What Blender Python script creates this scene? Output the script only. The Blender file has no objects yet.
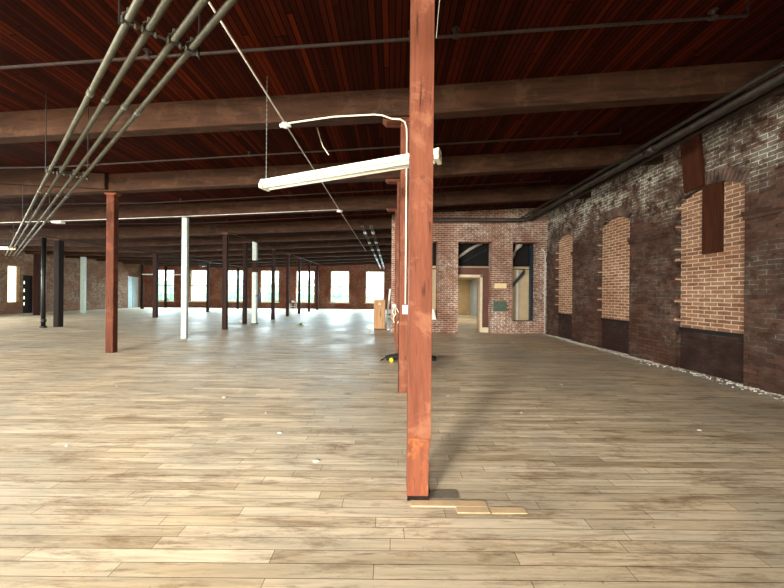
import bpy, bmesh, math, random
from mathutils import Vector, Matrix
random.seed(7)
scn = bpy.context.scene
col = scn.collection
S = 1.45            # eye height in metres; plan measures below are multiples of it, heights are from the floor
# ---------------------------------------------------------------- camera, world, light
cam = bpy.data.cameras.new('camera'); camo = bpy.data.objects.new('camera', cam); col.objects.link(camo)
cam.sensor_width = 36; cam.lens = 36*294/784; cam.clip_start = .02; cam.clip_end = 300
camo.location = (-.008*S, 0, S)
camo.rotation_euler = (Matrix.Rotation(math.pi/2, 3, 'X') @ Matrix.Rotation(math.radians(.5), 3, 'Z')).to_euler()
scn.camera = camo
vs = scn.view_settings; vs.view_transform = 'Standard'; vs.look = 'None'; vs.gamma = 1; vs.use_curve_mapping = False
vs.exposure = 0.76
w = bpy.data.worlds.new('sky'); scn.world = w; w.use_nodes = True
bg = w.node_tree.nodes['Background']; bg.inputs[0].default_value = (.76, .95, 1, 1); bg.inputs[1].default_value = 5.0

def area(name, loc, rot, sx, sy, power, color, spread=math.pi):
    l = bpy.data.lights.new(name, 'AREA'); l.shape = 'RECTANGLE'; l.size = sx*S; l.size_y = sy*S
    l.energy = power; l.color = color; l.spread = spread
    o = bpy.data.objects.new(name, l); col.objects.link(o)
    o.location = [c*S for c in loc]; o.rotation_euler = rot
    return o
BACK = -4.6; LEFT = -16.3; FAR = 19.2; RIGHT = 3.98; PERP = 7.58
back_windows = [-13.8, -11.2, -8.6, -6.0, -3.4, -0.8]
left_windows = [-2.2, 0.6, 3.4, 6.2, 8.8]
far_windows = [-14.88, -12.63, -10.33, -8.03, -5.70, -3.43, -1.13]
for i, x in enumerate(back_windows):      # daylight through the windows behind the camera
    area('daylight', (x, BACK+.05, 1.55), (math.radians(62), 0, math.radians(0)), 1.2, 1.9, (300, 330, 410, 680, 1180, 300)[i], (1, .93, .82), math.radians(130))
for y in left_windows:                     # daylight through the windows of the left wall
    area('daylight', (LEFT+.05, y, 1.5), (math.radians(64), 0, math.radians(-90)), 1.2, 1.9, 300, (1, .95, .86), math.radians(130))
for x in far_windows:                      # daylight through the windows of the far wall
    area('daylight', (x, FAR+.03, 1.44), (math.radians(-64), 0, 0), 1.2, 2.0, 140, (.70, .93, 1), math.radians(140))

# ---------------------------------------------------------------- materials
def mat(name):
    m = bpy.data.materials.new(name); m.use_nodes = True
    nt = m.node_tree; b = nt.nodes['Principled BSDF']; return m, nt, b
def N(nt, t, **kw):
    n = nt.nodes.new(t)
    for k, v in kw.items():
        if k.startswith('i_'): n.inputs[k[2:].replace('_', ' ')].default_value = v
        else: setattr(n, k, v)
    return n
def lk(nt, a, b): nt.links.new(a, b)
def srgb(r, g, b):
    f = lambda c: (c/255/12.92) if c/255 <= .04045 else ((c/255+.055)/1.055)**2.4
    return (f(r), f(g), f(b), 1)
def ramp(nt, fac, stops, interp='LINEAR'):
    r = N(nt, 'ShaderNodeValToRGB'); r.color_ramp.interpolation = interp
    e = r.color_ramp.elements
    while len(e) < len(stops): e.new(.5)
    for i, (p, c) in enumerate(stops):
        e[i].position = p; e[i].color = c if len(c) == 4 else (*c, 1)
    if fac is not None: lk(nt, fac, r.inputs[0])
    return r.outputs[0]
def mix(nt, fac, a, b, mode='MIX'):
    n = N(nt, 'ShaderNodeMix', data_type='RGBA', blend_type=mode)
    for s, v in ((n.inputs[0], fac), (n.inputs[6], a), (n.inputs[7], b)):
        if hasattr(v, 'is_output'): lk(nt, v, s)
        else: s.default_value = v
    return n.outputs[2]
def math_(nt, op, a, b=0.0, clamp=False):
    n = N(nt, 'ShaderNodeMath', operation=op, use_clamp=clamp)
    for s, v in ((n.inputs[0], a), (n.inputs[1], b)):
        if hasattr(v, 'is_output'): lk(nt, v, s)
        else: s.default_value = v
    return n.outputs[0]
def coords(nt, swz='xyz', scale=(1, 1, 1), rnd=False):
    tc = N(nt, 'ShaderNodeTexCoord'); sp = N(nt, 'ShaderNodeSeparateXYZ'); cb = N(nt, 'ShaderNodeCombineXYZ')
    lk(nt, tc.outputs['Object'], sp.inputs[0])
    for i, c in enumerate(swz): lk(nt, math_(nt, 'MULTIPLY', sp.outputs['xyz'.index(c)], scale[i]), cb.inputs[i])
    if rnd:
        oi = N(nt, 'ShaderNodeObjectInfo'); ad = N(nt, 'ShaderNodeVectorMath', operation='ADD')
        m = math_(nt, 'MULTIPLY', oi.outputs['Random'], 37.0)
        lk(nt, cb.outputs[0], ad.inputs[0]); lk(nt, m, ad.inputs[1]); return ad.outputs[0]
    return cb.outputs[0]
def noise(nt, vec, scale, detail=4, rough=.6, dist=0):
    n = N(nt, 'ShaderNodeTexNoise'); n.inputs['Scale'].default_value = scale; n.inputs['Detail'].default_value = detail
    n.inputs['Roughness'].default_value = rough; n.inputs['Distortion'].default_value = dist
    lk(nt, vec, n.inputs['Vector']); return n.outputs['Fac']
def bump(nt, b, h, strength=.4, dist=.01):
    n = N(nt, 'ShaderNodeBump'); n.inputs['Strength'].default_value = strength; n.inputs['Distance'].default_value = dist
    lk(nt, h, n.inputs['Height']); lk(nt, n.outputs[0], b.inputs['Normal'])

def simple(name, rgb, rough=.6, metal=0, var=.15, scale=8):
    m, nt, b = mat(name); v = coords(nt, rnd=True); n = noise(nt, v, scale)
    c = srgb(*rgb); d = tuple(x*(1-var*2) for x in c[:3])+(1,); e = tuple(min(1, x*(1+var)) for x in c[:3])+(1,)
    lk(nt, ramp(nt, n, [(.3, d), (.7, e)]), b.inputs['Base Color'])
    b.inputs['Roughness'].default_value = rough; b.inputs['Metallic'].default_value = metal
    return m

def brick(name, swz, c1, c2, mortar, eff=0.0, effz=None, mortar_size=.008, effcol=(205, 205, 190), paint=None, dirt=.5, near=None):
    m, nt, b = mat(name)
    v = coords(nt, swz)
    wob = N(nt, 'ShaderNodeTexNoise'); wob.inputs['Scale'].default_value = 7; lk(nt, v, wob.inputs['Vector'])
    sub = N(nt, 'ShaderNodeVectorMath', operation='MULTIPLY_ADD'); lk(nt, wob.outputs['Color'], sub.inputs[0])
    sub.inputs[1].default_value = (.022, .022, 0); lk(nt, v, sub.inputs[2])
    br = N(nt, 'ShaderNodeTexBrick'); br.offset = .5
    lk(nt, sub.outputs[0], br.inputs['Vector'])
    br.inputs['Scale'].default_value = 1; br.inputs['Mortar Size'].default_value = mortar_size
    br.inputs['Mortar Smooth'].default_value = .2; br.inputs['Brick Width'].default_value = .222; br.inputs['Row Height'].default_value = .0755
    br.inputs['Bias'].default_value = 0
    br.inputs['Color1'].default_value = srgb(*c1); br.inputs['Color2'].default_value = srgb(*c2); br.inputs['Mortar'].default_value = srgb(*mortar)
    big = noise(nt, v, 1.1, 5, .6); fine = noise(nt, v, 22, 4, .7)
    c = mix(nt, math_(nt, 'MULTIPLY', ramp(nt, fine, [(.3, (0, 0, 0)), (.75, (1, 1, 1))]), .45), br.outputs['Color'], (.025, .012, .008, 1))
    c = mix(nt, math_(nt, 'MULTIPLY', ramp(nt, big, [(.42, (1, 1, 1)), (.62, (0, 0, 0))]), dirt), c, tuple(x*.35 for x in srgb(*c1)[:3])+(1,))
    if eff > 0:
        e1 = noise(nt, v, .8, 6, .65, .6); e2 = noise(nt, v, 6, 5, .7)
        e = math_(nt, 'MULTIPLY', ramp(nt, e1, [(.40, (0, 0, 0)), (.62, (1, 1, 1))]), ramp(nt, e2, [(.40, (0, 0, 0)), (.6, (1, 1, 1))]))
        mo = math_(nt, 'ADD', math_(nt, 'MULTIPLY', br.outputs['Fac'], .95), .22)
        e = math_(nt, 'MULTIPLY', e, mo)
        if effz:
            sp = N(nt, 'ShaderNodeSeparateXYZ'); tc = N(nt, 'ShaderNodeTexCoord'); lk(nt, tc.outputs['Object'], sp.inputs[0])
            mr = N(nt, 'ShaderNodeMapRange'); lk(nt, sp.outputs[2], mr.inputs[0]); mr.inputs[1].default_value = effz[0]; mr.inputs[2].default_value = effz[1]
            mr.inputs[3].default_value = effz[2]; mr.inputs[4].default_value = 1
            e = math_(nt, 'MULTIPLY', e, mr.outputs[0])
        e = math_(nt, 'MULTIPLY', e, eff, True)
        c = mix(nt, e, c, srgb(*effcol))
    lk(nt, c, b.inputs['Base Color']); b.inputs['Roughness'].default_value = .9; b.inputs['Specular IOR Level'].default_value = .12
    h = math_(nt, 'SUBTRACT', math_(nt, 'MULTIPLY', fine, .3), br.outputs['Fac'])
    bump(nt, b, h, .6, .008)
    return m

def wood(name, dark, lite, axis='z', scale=1.0, rough=.7, worn=None, wornamt=.5, var=.3):
    m, nt, b = mat(name)
    sc = {'x': (1.2, 14, 9), 'y': (14, 1.2, 14), 'z': (14, 14, 1.2)}[axis]
    v = coords(nt, 'xyz', tuple(s*scale for s in sc), True)
    g = noise(nt, v, 1, 6, .65, 1.2)
    c = ramp(nt, g, [(.3, srgb(*dark)), (.7, srgb(*lite))])
    v2 = coords(nt, 'xyz', (1, 1, 1), True)
    if worn:
        n = noise(nt, v2, 3.2, 7, .7, .4)
        c = mix(nt, math_(nt, 'MULTIPLY', ramp(nt, n, [(.52, (0, 0, 0)), (.62, (1, 1, 1))]), wornamt), c, srgb(*worn))
    cr = noise(nt, coords(nt, 'xyz', tuple(s*scale*2.2 for s in sc), True), 1, 2, .5)
    c = mix(nt, math_(nt, 'MULTIPLY', ramp(nt, cr, [(.30, (1, 1, 1)), (.36, (0, 0, 0))]), .7), c, (.02, .008, .004, 1))
    vo = N(nt, 'ShaderNodeTexVoronoi'); vo.inputs['Scale'].default_value = 2.4; lk(nt, v2, vo.inputs['Vector'])
    c = mix(nt, math_(nt, 'MULTIPLY', ramp(nt, vo.outputs['Distance'], [(.03, (1, 1, 1)), (.07, (0, 0, 0))]), .7), c, (.03, .012, .006, 1))
    lk(nt, c, b.inputs['Base Color']); b.inputs['Roughness'].default_value = rough; b.inputs['Specular IOR Level'].default_value = .15
    bump(nt, b, g, .25, .004)
    return m

def boards(name, swz, row, length, cols, gap, rough, stain=None, gapcol=(.01, .006, .004, 1), bumpd=.004, spec=.5):
    m, nt, b = mat(name); b.inputs['Specular IOR Level'].default_value = spec
    v = coords(nt, swz)
    sv = N(nt, 'ShaderNodeSeparateXYZ'); lk(nt, v, sv.inputs[0])
    wn_ = N(nt, 'ShaderNodeTexWhiteNoise', noise_dimensions='1D'); lk(nt, math_(nt, 'FLOOR', math_(nt, 'DIVIDE', sv.outputs[1], row)), wn_.inputs['W'])
    cv = N(nt, 'ShaderNodeCombineXYZ'); lk(nt, math_(nt, 'ADD', sv.outputs[0], math_(nt, 'MULTIPLY', wn_.outputs['Value'], length*3)), cv.inputs[0]); lk(nt, sv.outputs[1], cv.inputs[1])
    br = N(nt, 'ShaderNodeTexBrick'); br.offset = 0; br.squash = 1
    lk(nt, cv.outputs[0], br.inputs['Vector']); br.inputs['Scale'].default_value = 1; br.inputs['Brick Width'].default_value = length
    br.inputs['Row Height'].default_value = row; br.inputs['Mortar Size'].default_value = gap; br.inputs['Mortar Smooth'].default_value = .1
    br.inputs['Color1'].default_value = (0, 0, 0, 1); br.inputs['Color2'].default_value = (1, 1, 1, 1); br.inputs['Mortar'].default_value = (.5, .5, .5, 1)
    # a value of its own for every board
    c = ramp(nt, br.outputs['Color'], cols)
    vg = coords(nt, swz, (1.5, 26, 1))
    g = noise(nt, vg, 1, 6, .65, .8)
    c = mix(nt, .8, c, ramp(nt, g, [(.25, (.4, .37, .33)), (.5, (.95, .95, .95)), (.8, (1.3, 1.27, 1.22))]), 'MULTIPLY')
    if stain: c = stain(nt, v, c)
    c = mix(nt, br.outputs['Fac'], c, gapcol)
    lk(nt, c, b.inputs['Base Color'])
    if callable(rough): lk(nt, rough(nt, v, g), b.inputs['Roughness'])
    else: b.inputs['Roughness'].default_value = rough
    bump(nt, b, math_(nt, 'SUBTRACT', math_(nt, 'MULTIPLY', g, .35), br.outputs['Fac']), .5, bumpd)
    return m

def floor_stain(nt, v, c):
    n1 = noise(nt, v, .45, 6, .62, .6)
    c = mix(nt, math_(nt, 'MULTIPLY', ramp(nt, n1, [(.42, (0, 0, 0)), (.60, (1, 1, 1))]), .6), c, srgb(176, 172, 156))
    n2 = noise(nt, coords(nt, 'xyz', (.9, 4.5, 1)), 1.4, 9, .78, .3)
    c = mix(nt, math_(nt, 'MULTIPLY', ramp(nt, n2, [(.36, (1, 1, 1)), (.50, (0, 0, 0))]), .75), c, srgb(128, 100, 68))
    n4 = noise(nt, coords(nt, 'xyz', (2.2, 22, 1)), 1.2, 6, .7, .2)
    c = mix(nt, math_(nt, 'MULTIPLY', ramp(nt, n4, [(.30, (1, 1, 1)), (.42, (0, 0, 0))]), .7), c, srgb(96, 74, 50))
    n5 = noise(nt, coords(nt, 'xyz', (1.6, 16, 1)), 1.2, 6, .7, .2)
    c = mix(nt, math_(nt, 'MULTIPLY', ramp(nt, n5, [(.56, (0, 0, 0)), (.70, (1, 1, 1))]), .6), c, srgb(236, 222, 192))
    n3 = noise(nt, v, 3.5, 8, .75)
    c = mix(nt, math_(nt, 'MULTIPLY', ramp(nt, n3, [(.66, (0, 0, 0)), (.74, (1, 1, 1))]), .45), c, srgb(240, 236, 224))
    sp = noise(nt, v, 24, 3, .6)
    c = mix(nt, math_(nt, 'MULTIPLY', ramp(nt, sp, [(.27, (1, 1, 1)), (.32, (0, 0, 0))]), .5), c, srgb(60, 45, 32))
    # pale plaster dust swept up along the brick wall
    tc = N(nt, 'ShaderNodeTexCoord'); s = N(nt, 'ShaderNodeSeparateXYZ'); lk(nt, tc.outputs['Object'], s.inputs[0])
    mr = N(nt, 'ShaderNodeMapRange'); lk(nt, s.outputs[0], mr.inputs[0]); mr.inputs[1].default_value = (RIGHT-.5)*S; mr.inputs[2].default_value = (RIGHT-.02)*S
    d = math_(nt, 'MULTIPLY', mr.outputs[0], ramp(nt, noise(nt, v, 2.2, 6, .7), [(.35, (0, 0, 0)), (.7, (1, 1, 1))]))
    return mix(nt, math_(nt, 'MULTIPLY', d, 1.3, True), c, srgb(196, 194, 184))
def floor_rough(nt, v, g):
    return ramp(nt, noise(nt, v, .9, 5, .6), [(.36, (.42,)*3), (.64, (.62,)*3)])
M = {}
M['ring'] = simple('stained_arch_brick', (96, 76, 66), .9, 0, .5, 5)
M['newboard'] = simple('new_pale_board', (214, 186, 146), .6, 0, .1, 6)
M['greyboard'] = simple('grey_board', (128, 118, 102), .7, 0, .15, 12)
M['floor'] = boards('worn_maple_floor', 'xyz', .083, 1.35, [(0, srgb(228, 208, 174)), (.35, srgb(208, 190, 158)), (.7, srgb(242, 226, 196)), (1, srgb(188, 168, 134))], .0016, floor_rough, floor_stain, srgb(70, 50, 32))
M['ceiling'] = boards('red_stained_planks', 'yxz', .072, 5.0, [(0, srgb(58, 19, 7)), (.5, srgb(38, 11, 5)), (1, srgb(80, 28, 9))], .006, .8, None, (.003, .001, .0005, 1), .012, .05)
M['brick_far'] = brick('red_brick_x', 'xzy', (124, 66, 44), (94, 48, 33), (120, 86, 66), .35)
M['brick_left'] = brick('red_brick_y', 'yzx', (136, 96, 74), (104, 68, 52), (150, 122, 100), .5)
M['brick_perp'] = brick('weathered_brick', 'xzy', (170, 120, 98), (122, 80, 64), (196, 178, 160), 1.2, None, .010, (226, 220, 208))
M['brick_jamb'] = brick('jamb_brick', 'yzx', (160, 104, 84), (120, 74, 58), (186, 166, 150), .7)
M['brick_paint'] = brick('maroon_painted_brick', 'yzx', (96, 68, 56), (62, 44, 38), (36, 25, 22), 2.4, (2.95, 4.1, .10), .006, (196, 200, 186))
M['brick_infill'] = brick('orange_infill_brick', 'yzx', (164, 118, 90), (118, 78, 60), (204, 186, 158), .5, None, .0085, (230, 214, 190), dirt=.25)
M['brick_low'] = brick('dark_painted_brick', 'yzx', (60, 42, 38), (50, 35, 32), (44, 32, 30), .3, None, .006, (120, 120, 110))
M['post_red'] = wood('red_stained_post', (92, 50, 35), (124, 74, 54), 'z', 1, .7, (156, 108, 82), .4)
M['post_orange'] = wood('scraped_orange_timber', (92, 50, 35), (128, 74, 52), 'z', 1, .7, (168, 104, 56), .9)
M['post_dark'] = wood('dark_brown_post', (30, 15, 11), (50, 26, 18), 'z', 1, .7)
M['post_mid'] = wood('brown_red_post', (62, 31, 19), (92, 49, 31), 'z', 1, .7, (130, 76, 52), .3)
M['post_black'] = wood('near_black_post', (20, 14, 12), (34, 24, 18), 'z', 1, .7)
M['post_white'] = simple('white_painted_steel', (176, 192, 186), .45, 0, .08)
M['beam'] = wood('stained_beam', (36, 22, 13), (66, 42, 27), 'x', .7, .8, (88, 66, 48), .3)
M['bolster'] = wood('bolster_wood', (74, 38, 24), (110, 62, 42), 'x', 1, .7)
M['timber_brown'] = wood('brown_board', (44, 22, 12), (74, 38, 22), 'z', 1, .6)
M['galv'] = simple('galvanised_conduit', (70, 70, 58), .5, .25, .12, 12)
M['steel'] = simple('bright_steel', (140, 144, 140), .4, .6)
M['rust'] = simple('rusty_sprinkler_pipe', (46, 33, 26), .8, .1, .3, 20)
M['black'] = simple('black_iron', (26, 24, 22), .5, .3)
M['blackpipe'] = simple('dusty_black_pipe', (52, 46, 40), .5, .3, .3, 10)
M['cream'] = simple('cream_enamel', (236, 236, 214), .4, 0, .05)
M['tube'] = simple('milky_lamp_tube', (244, 248, 238), .25, 0, .02)
M['white'] = simple('white_plastic', (232, 232, 226), .5, 0, .05)
M['tan'] = simple('tan_wallboard', (198, 168, 122), .7, 0, .08, 3)
M['beige'] = simple('beige_wallboard', (206, 186, 150), .7, 0, .06, 3)
M['plum'] = simple('red_brown_plaster', (104, 66, 56), .7, 0, .12, 3)
M['paleblue'] = simple('pale_blue_paint', (186, 206, 214), .5, 0, .05, 3)
M['framewhite'] = simple('cream_trim_paint', (226, 214, 184), .5, 0, .06)
M['ply'] = wood('plywood', (150, 112, 78), (184, 146, 106), 'z', .5, .6)
M['sign'] = simple('cream_card', (228, 206, 160), .6, 0, .05)
M['green'] = simple('green_slate_panel', (76, 96, 80), .6, 0, .15, 14)
M['dark'] = simple('black_void_and_door', (20, 17, 16), .9)  # near-black colour for the unlit void, also used on the black door
M['bluegrey'] = simple('blue_grey_metal', (70, 84, 98), .4, .5)
M['yellow'] = simple('yellow_plastic', (222, 206, 40), .5)
M['greenp'] = simple('green_plastic', (70, 120, 60), .5)
M['cloth'] = simple('black_canvas', (20, 20, 22), .8)
M['plaster'] = simple('plaster_crumbs', (206, 204, 194), .9)
M['foil'] = simple('pale_duct', (190, 184, 168), .6)
M['leaf'] = simple('pale_leaves', (150, 190, 160), .8, 0, .3, 2)
M['grass'] = simple('outside_ground', (150, 160, 120), .9)
gm, nt, b = mat('window_glass'); o_ = nt.nodes['Material Output']
tr = N(nt, 'ShaderNodeBsdfTransparent'); gl = N(nt, 'ShaderNodeBsdfGlossy'); gl.inputs['Roughness'].default_value = .02
mx = N(nt, 'ShaderNodeMixShader'); mx.inputs[0].default_value = .05; lk(nt, tr.outputs[0], mx.inputs[1]); lk(nt, gl.outputs[0], mx.inputs[2]); lk(nt, mx.outputs[0], o_.inputs[0])
M['glass'] = gm
def emit(name, rgb, st):
    m, nt, b = mat(name); b.inputs['Base Color'].default_value = srgb(*rgb); b.inputs['Emission Color'].default_value = srgb(*rgb); b.inputs['Emission Strength'].default_value = st; return m
M['warmlamp'] = emit('lit_warm_lamp', (255, 214, 140), 3)
M['daylight_glow'] = emit('daylight_glow_pane', (244, 246, 206), 1.3)  # emissive stand-in for daylight at the narrow window and the door slits
M['added_lamp'] = emit('added_glow_panel', (255, 240, 214), 2)

# ---------------------------------------------------------------- mesh builder (units of S)
class MB:
    def __init__(s): s.v = []; s.f = []
    def add(s, vs, fs):
        k = len(s.v); s.v += [tuple(v) for v in vs]; s.f += [tuple(i+k for i in f) for f in fs]; return s
    def box(s, x0, x1, y0, y1, z0, z1):
        vs = [(x, y, z) for z in (z0, z1) for y in (y0, y1) for x in (x0, x1)]
        return s.add(vs, [(0, 2, 3, 1), (4, 5, 7, 6), (0, 1, 5, 4), (2, 6, 7, 3), (0, 4, 6, 2), (1, 3, 7, 5)])
    def hexa(s, vs):   # eight corners ordered as in box
        return s.add(vs, [(0, 2, 3, 1), (4, 5, 7, 6), (0, 1, 5, 4), (2, 6, 7, 3), (0, 4, 6, 2), (1, 3, 7, 5)])
    def tube(s, path, r, n=10, r2=None):
        P = [Vector(p) for p in path]; k = len(s.v); rings = []
        for i, p in enumerate(P):
            t = (P[min(i+1, len(P)-1)]-P[max(i-1, 0)]).normalized()
            a = Vector((0, 0, 1)) if abs(t.z) < .9 else Vector((1, 0, 0))
            u = t.cross(a).normalized(); q = t.cross(u)
            rr = r if r2 is None else r+(r2-r)*i/(len(P)-1)
            s.v += [tuple(p+(u*math.cos(2*math.pi*j/n)+q*math.sin(2*math.pi*j/n))*rr) for j in range(n)]
            rings.append(k+i*n)
        for i in range(len(P)-1):
            for j in range(n): s.f.append((rings[i]+j, rings[i]+(j+1) % n, rings[i+1]+(j+1) % n, rings[i+1]+j))
        s.f.append(tuple(rings[0]+j for j in reversed(range(n)))); s.f.append(tuple(rings[-1]+j for j in range(n)))
        return s
    def prism(s, poly, axis, a, b):  # poly (u,v); axis 'x': (a,u,v); 'y': (u,a,v)
        mk = (lambda u, v, t: (t, u, v)) if axis == 'x' else (lambda u, v, t: (u, t, v)) if axis == 'y' else (lambda u, v, t: (u, v, t))
        n = len(poly)
        vs = [mk(u, v, a) for u, v in poly]+[mk(u, v, b) for u, v in poly]
        fs = [tuple(reversed(range(n))), tuple(range(n, 2*n))]+[(i, (i+1) % n, n+(i+1) % n, n+i) for i in range(n)]
        return s.add(vs, fs)
    def ball(s, c, r, sz=(1, 1, 1), n=12, m=8):
        vs = []; fs = []
        for i in range(m+1):
            th = math.pi*i/m
            for j in range(n):
                ph = 2*math.pi*j/n
                vs.append((c[0]+r*sz[0]*math.sin(th)*math.cos(ph), c[1]+r*sz[1]*math.sin(th)*math.sin(ph), c[2]+r*sz[2]*math.cos(th)))
        for i in range(m):
            for j in range(n): fs.append((i*n+j, (i+1)*n+j, (i+1)*n+(j+1) % n, i*n+(j+1) % n))
        return s.add(vs, fs)
    def build(s, name, m, parent=None, bev=0, smooth=False, loc=None):
        me = bpy.data.meshes.new(name); me.from_pydata([(x*S, y*S, z*S) for x, y, z in s.v], [], s.f)
        bm = bmesh.new(); bm.from_mesh(me); bmesh.ops.remove_doubles(bm, verts=bm.verts, dist=1e-5)
        bmesh.ops.recalc_face_normals(bm, faces=bm.faces); bm.to_mesh(me); bm.free()
        me.materials.append(m if not isinstance(m, str) else M[m])
        if smooth:
            for p in me.polygons: p.use_smooth = len(p.vertices) == 4
        o = bpy.data.objects.new(name, me); col.objects.link(o)
        if parent: o.parent = parent
        if loc: o.location = [c*S for c in loc]
        if bev:
            md = o.modifiers.new('bevel', 'BEVEL'); md.width = bev; md.segments = 2; md.limit_method = 'ANGLE'
        return o
def tag(o, label, cat, group=None, kind='thing'):
    o['label'] = label; o['category'] = cat; o['kind'] = kind
    if group: o['group'] = group
    return o
def empty(name, loc, label, cat, group=None, rz=0):
    o = bpy.data.objects.new(name, None); col.objects.link(o); o.location = [c*S for c in loc]; o.rotation_euler.z = rz
    return tag(o, label, cat, group)
def struct(o): o['kind'] = 'structure'; return o
def lerp(nodes, x):
    nodes = sorted(nodes)
    if x <= nodes[0][0]: return nodes[0][1]
    for (a, p), (c, q) in zip(nodes, nodes[1:]):
        if x <= c: return p+(q-p)*(x-a)/(c-a)
    return nodes[-1][1]
rise = lambda y: max(0, y-8)*.015
BEAMN = [(3.98, 2.99), (.12, 2.79), (-4.53, 2.61), (-9.3, 2.45), (-14.6, 2.52), (-16.3, 2.56)]
CEILN = [(3.98, 3.27), (.12, 3.06), (-4.53, 2.88), (-6.55, 3.03), (-9.3, 3.0), (-16.3, 3.0)]
beamz = lambda x, y: lerp(BEAMN, x)+rise(y)
ceilz = lambda x, y: lerp(CEILN, x)+rise(y)

# ---------------------------------------------------------------- floor and ceiling
struct(MB().box(LEFT-.3, RIGHT+.4, BACK-.3, FAR+.3, -.1, 0).build('floor', 'floor'))
xs = sorted([n[0] for n in CEILN]+[LEFT-.3, RIGHT+.4]); xs = [x for x in xs]
m = MB()
for (xa, xb) in zip(xs, xs[1:]):
    if xb-xa < 1e-4: continue
    for ya, yb in ((BACK-.3, 8), (8, FAR+.3)):
        q = [(x, y, ceilz(x, y)) for y in (ya, yb) for x in (xa, xb)]
        m.hexa(q+[(x, y, z+.12) for x, y, z in q])
struct(m.build('ceiling', 'ceiling'))

# ---------------------------------------------------------------- walls with openings
def wall_x(name, y0, y1, x0, x1, ztop, holes, material):      # wall across the view; holes (xa, xb, za, zb)
    m = MB(); cuts = sorted(holes); x = x0
    for xa, xb, za, zb in cuts:
        if xa > x: m.box(x, xa, y0, y1, 0, ztop)
        if za > 0: m.box(xa, xb, y0, y1, 0, za)
        m.box(xa, xb, y0, y1, zb, ztop); x = xb
    if x < x1: m.box(x, x1, y0, y1, 0, ztop)
    return struct(m.build(name, material))
def wall_y(name, x0, x1, y0, y1, ztop, holes, material):
    m = MB(); y = y0
    for ya, yb, za, zb in sorted(holes):
        if ya > y: m.box(x0, x1, y, ya, 0, ztop)
        if za > 0: m.box(x0, x1, ya, yb, 0, za)
        m.box(x0, x1, ya, yb, zb, ztop); y = yb
    if y < y1: m.box(x0, x1, y, y1, 0, ztop)
    return struct(m.build(name, material))
wn = [0]
def sash_window(axis, c, at, z0, z1, wd, out, label):
    """axis 'x': wall runs along x at y = at. out = direction (+1/-1) to the outdoors."""
    wn[0] += 1
    m = MB(); g = MB(); t = .05; d0, d1 = sorted((at+out*.12, at+out*.18)); q0, q1 = sorted((at+out*.145, at+out*.15))
    def bx(mm, a, b, za, zb, e0=d0, e1=d1):
        if axis == 'x': mm.box(a, b, e0, e1, za, zb)
        else: mm.box(e0, e1, a, b, za, zb)
    a, b_ = c-wd/2, c+wd/2
    bx(m, a, a+t, z0, z1); bx(m, b_-t, b_, z0, z1); bx(m, a, b_, z0, z0+t); bx(m, a, b_, z1-t, z1)
    zm = (z0+z1)/2; bx(m, a, b_, zm-.03, zm+.03)
    for i in (1, 2): bx(m, a+wd*i/3-.009, a+wd*i/3+.009, z0, z1, (d0+d1)/2-.012, (d0+d1)/2+.012)
    for z in ((z0+zm)/2, (z1+zm)/2): bx(m, a, b_, z-.009, z+.009, (d0+d1)/2-.012, (d0+d1)/2+.012)
    bx(g, a+t, b_-t, z0+t, z1-t, q0, q1)
    f = struct(m.build('window_%d' % wn[0], 'framewhite'))
    if label: f['label'] = label; f['category'] = 'window'
    g.build('glass_pane', 'glass', f)
    s = MB()
    if axis == 'x': s.box(a-.05, b_+.05, *sorted((at-out*.03, at+out*.12)), z0-.04, z0)
    else: s.box(*sorted((at-out*.03, at+out*.12)), a-.05, b_+.05, z0-.04, z0)
    s.build('window_sill', 'framewhite', f)
ordn = ['first', 'second', 'third', 'fourth', 'fifth', 'sixth', 'seventh', 'eighth', 'ninth', 'tenth', 'eleventh', 'twelfth']
WW = 1.22; Z0, Z1 = .41, 2.47
wall_x('wall_far', FAR, FAR+.3, LEFT-.3, RIGHT+.4, 3.3, [(x-WW/2, x+WW/2, Z0, Z1) for x in far_windows], 'brick_far')
for i, x in enumerate(far_windows):
    sash_window('x', x, FAR, Z0, Z1, WW, 1, '%s bright sash window from the left in the far brick wall' % ordn[i])
wall_x('wall_back', BACK-.3, BACK, LEFT-.3, RIGHT+.4, 3.3, [(x-.62, x+.62, .6, 2.5) for x in back_windows], 'brick_far')
for x in back_windows: sash_window('x', x, BACK, .6, 2.5, 1.24, -1, None)
lh = [(y-.62, y+.62, .6, 2.5) for y in left_windows]+[(12.46, 12.86, .48, 2.08), (12.98, 13.42, 0, 1.7), (18.15, 19.0, 0, 1.95)]
wall_y('wall_left', LEFT-.3, LEFT, BACK, FAR, 3.25, lh, 'brick_left')
for y in left_windows: sash_window('y', y, LEFT, .6, 2.5, 1.24, -1, None)
# narrow lit window whose pane glows in place of daylight, dark door, pale blue arched door in the left wall
wn[0] += 1
f = struct(MB().box(LEFT-.14, LEFT-.1, 12.46, 12.50, .48, 2.08).box(LEFT-.14, LEFT-.1, 12.82, 12.86, .48, 2.08).box(LEFT-.14, LEFT-.1, 12.46, 12.86, .48, .52).box(LEFT-.14, LEFT-.1, 12.46, 12.86, 2.04, 2.08).build('window_%d' % wn[0], 'framewhite'))
f['label'] = 'narrow glowing window at far left, its pale pane made to glow as daylight'; f['category'] = 'window'
MB().box(LEFT-.13, LEFT-.12, 12.5, 12.82, .52, 2.04).build('glow_pane', 'daylight_glow', f)  # self-lit pane put in place of daylit glass
f = struct(MB().box(LEFT-.16, LEFT-.12, 12.98, 13.42, 0, 1.7).build('door_1', 'dark'))
f['label'] = 'black door beside the narrow glowing window'; f['category'] = 'door'
for z in (.35, .62, .95, 1.3): MB().box(LEFT-.12, LEFT-.115, 13.1, 13.13, z, z+.14).build('light_slit', 'daylight_glow', f)
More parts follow.
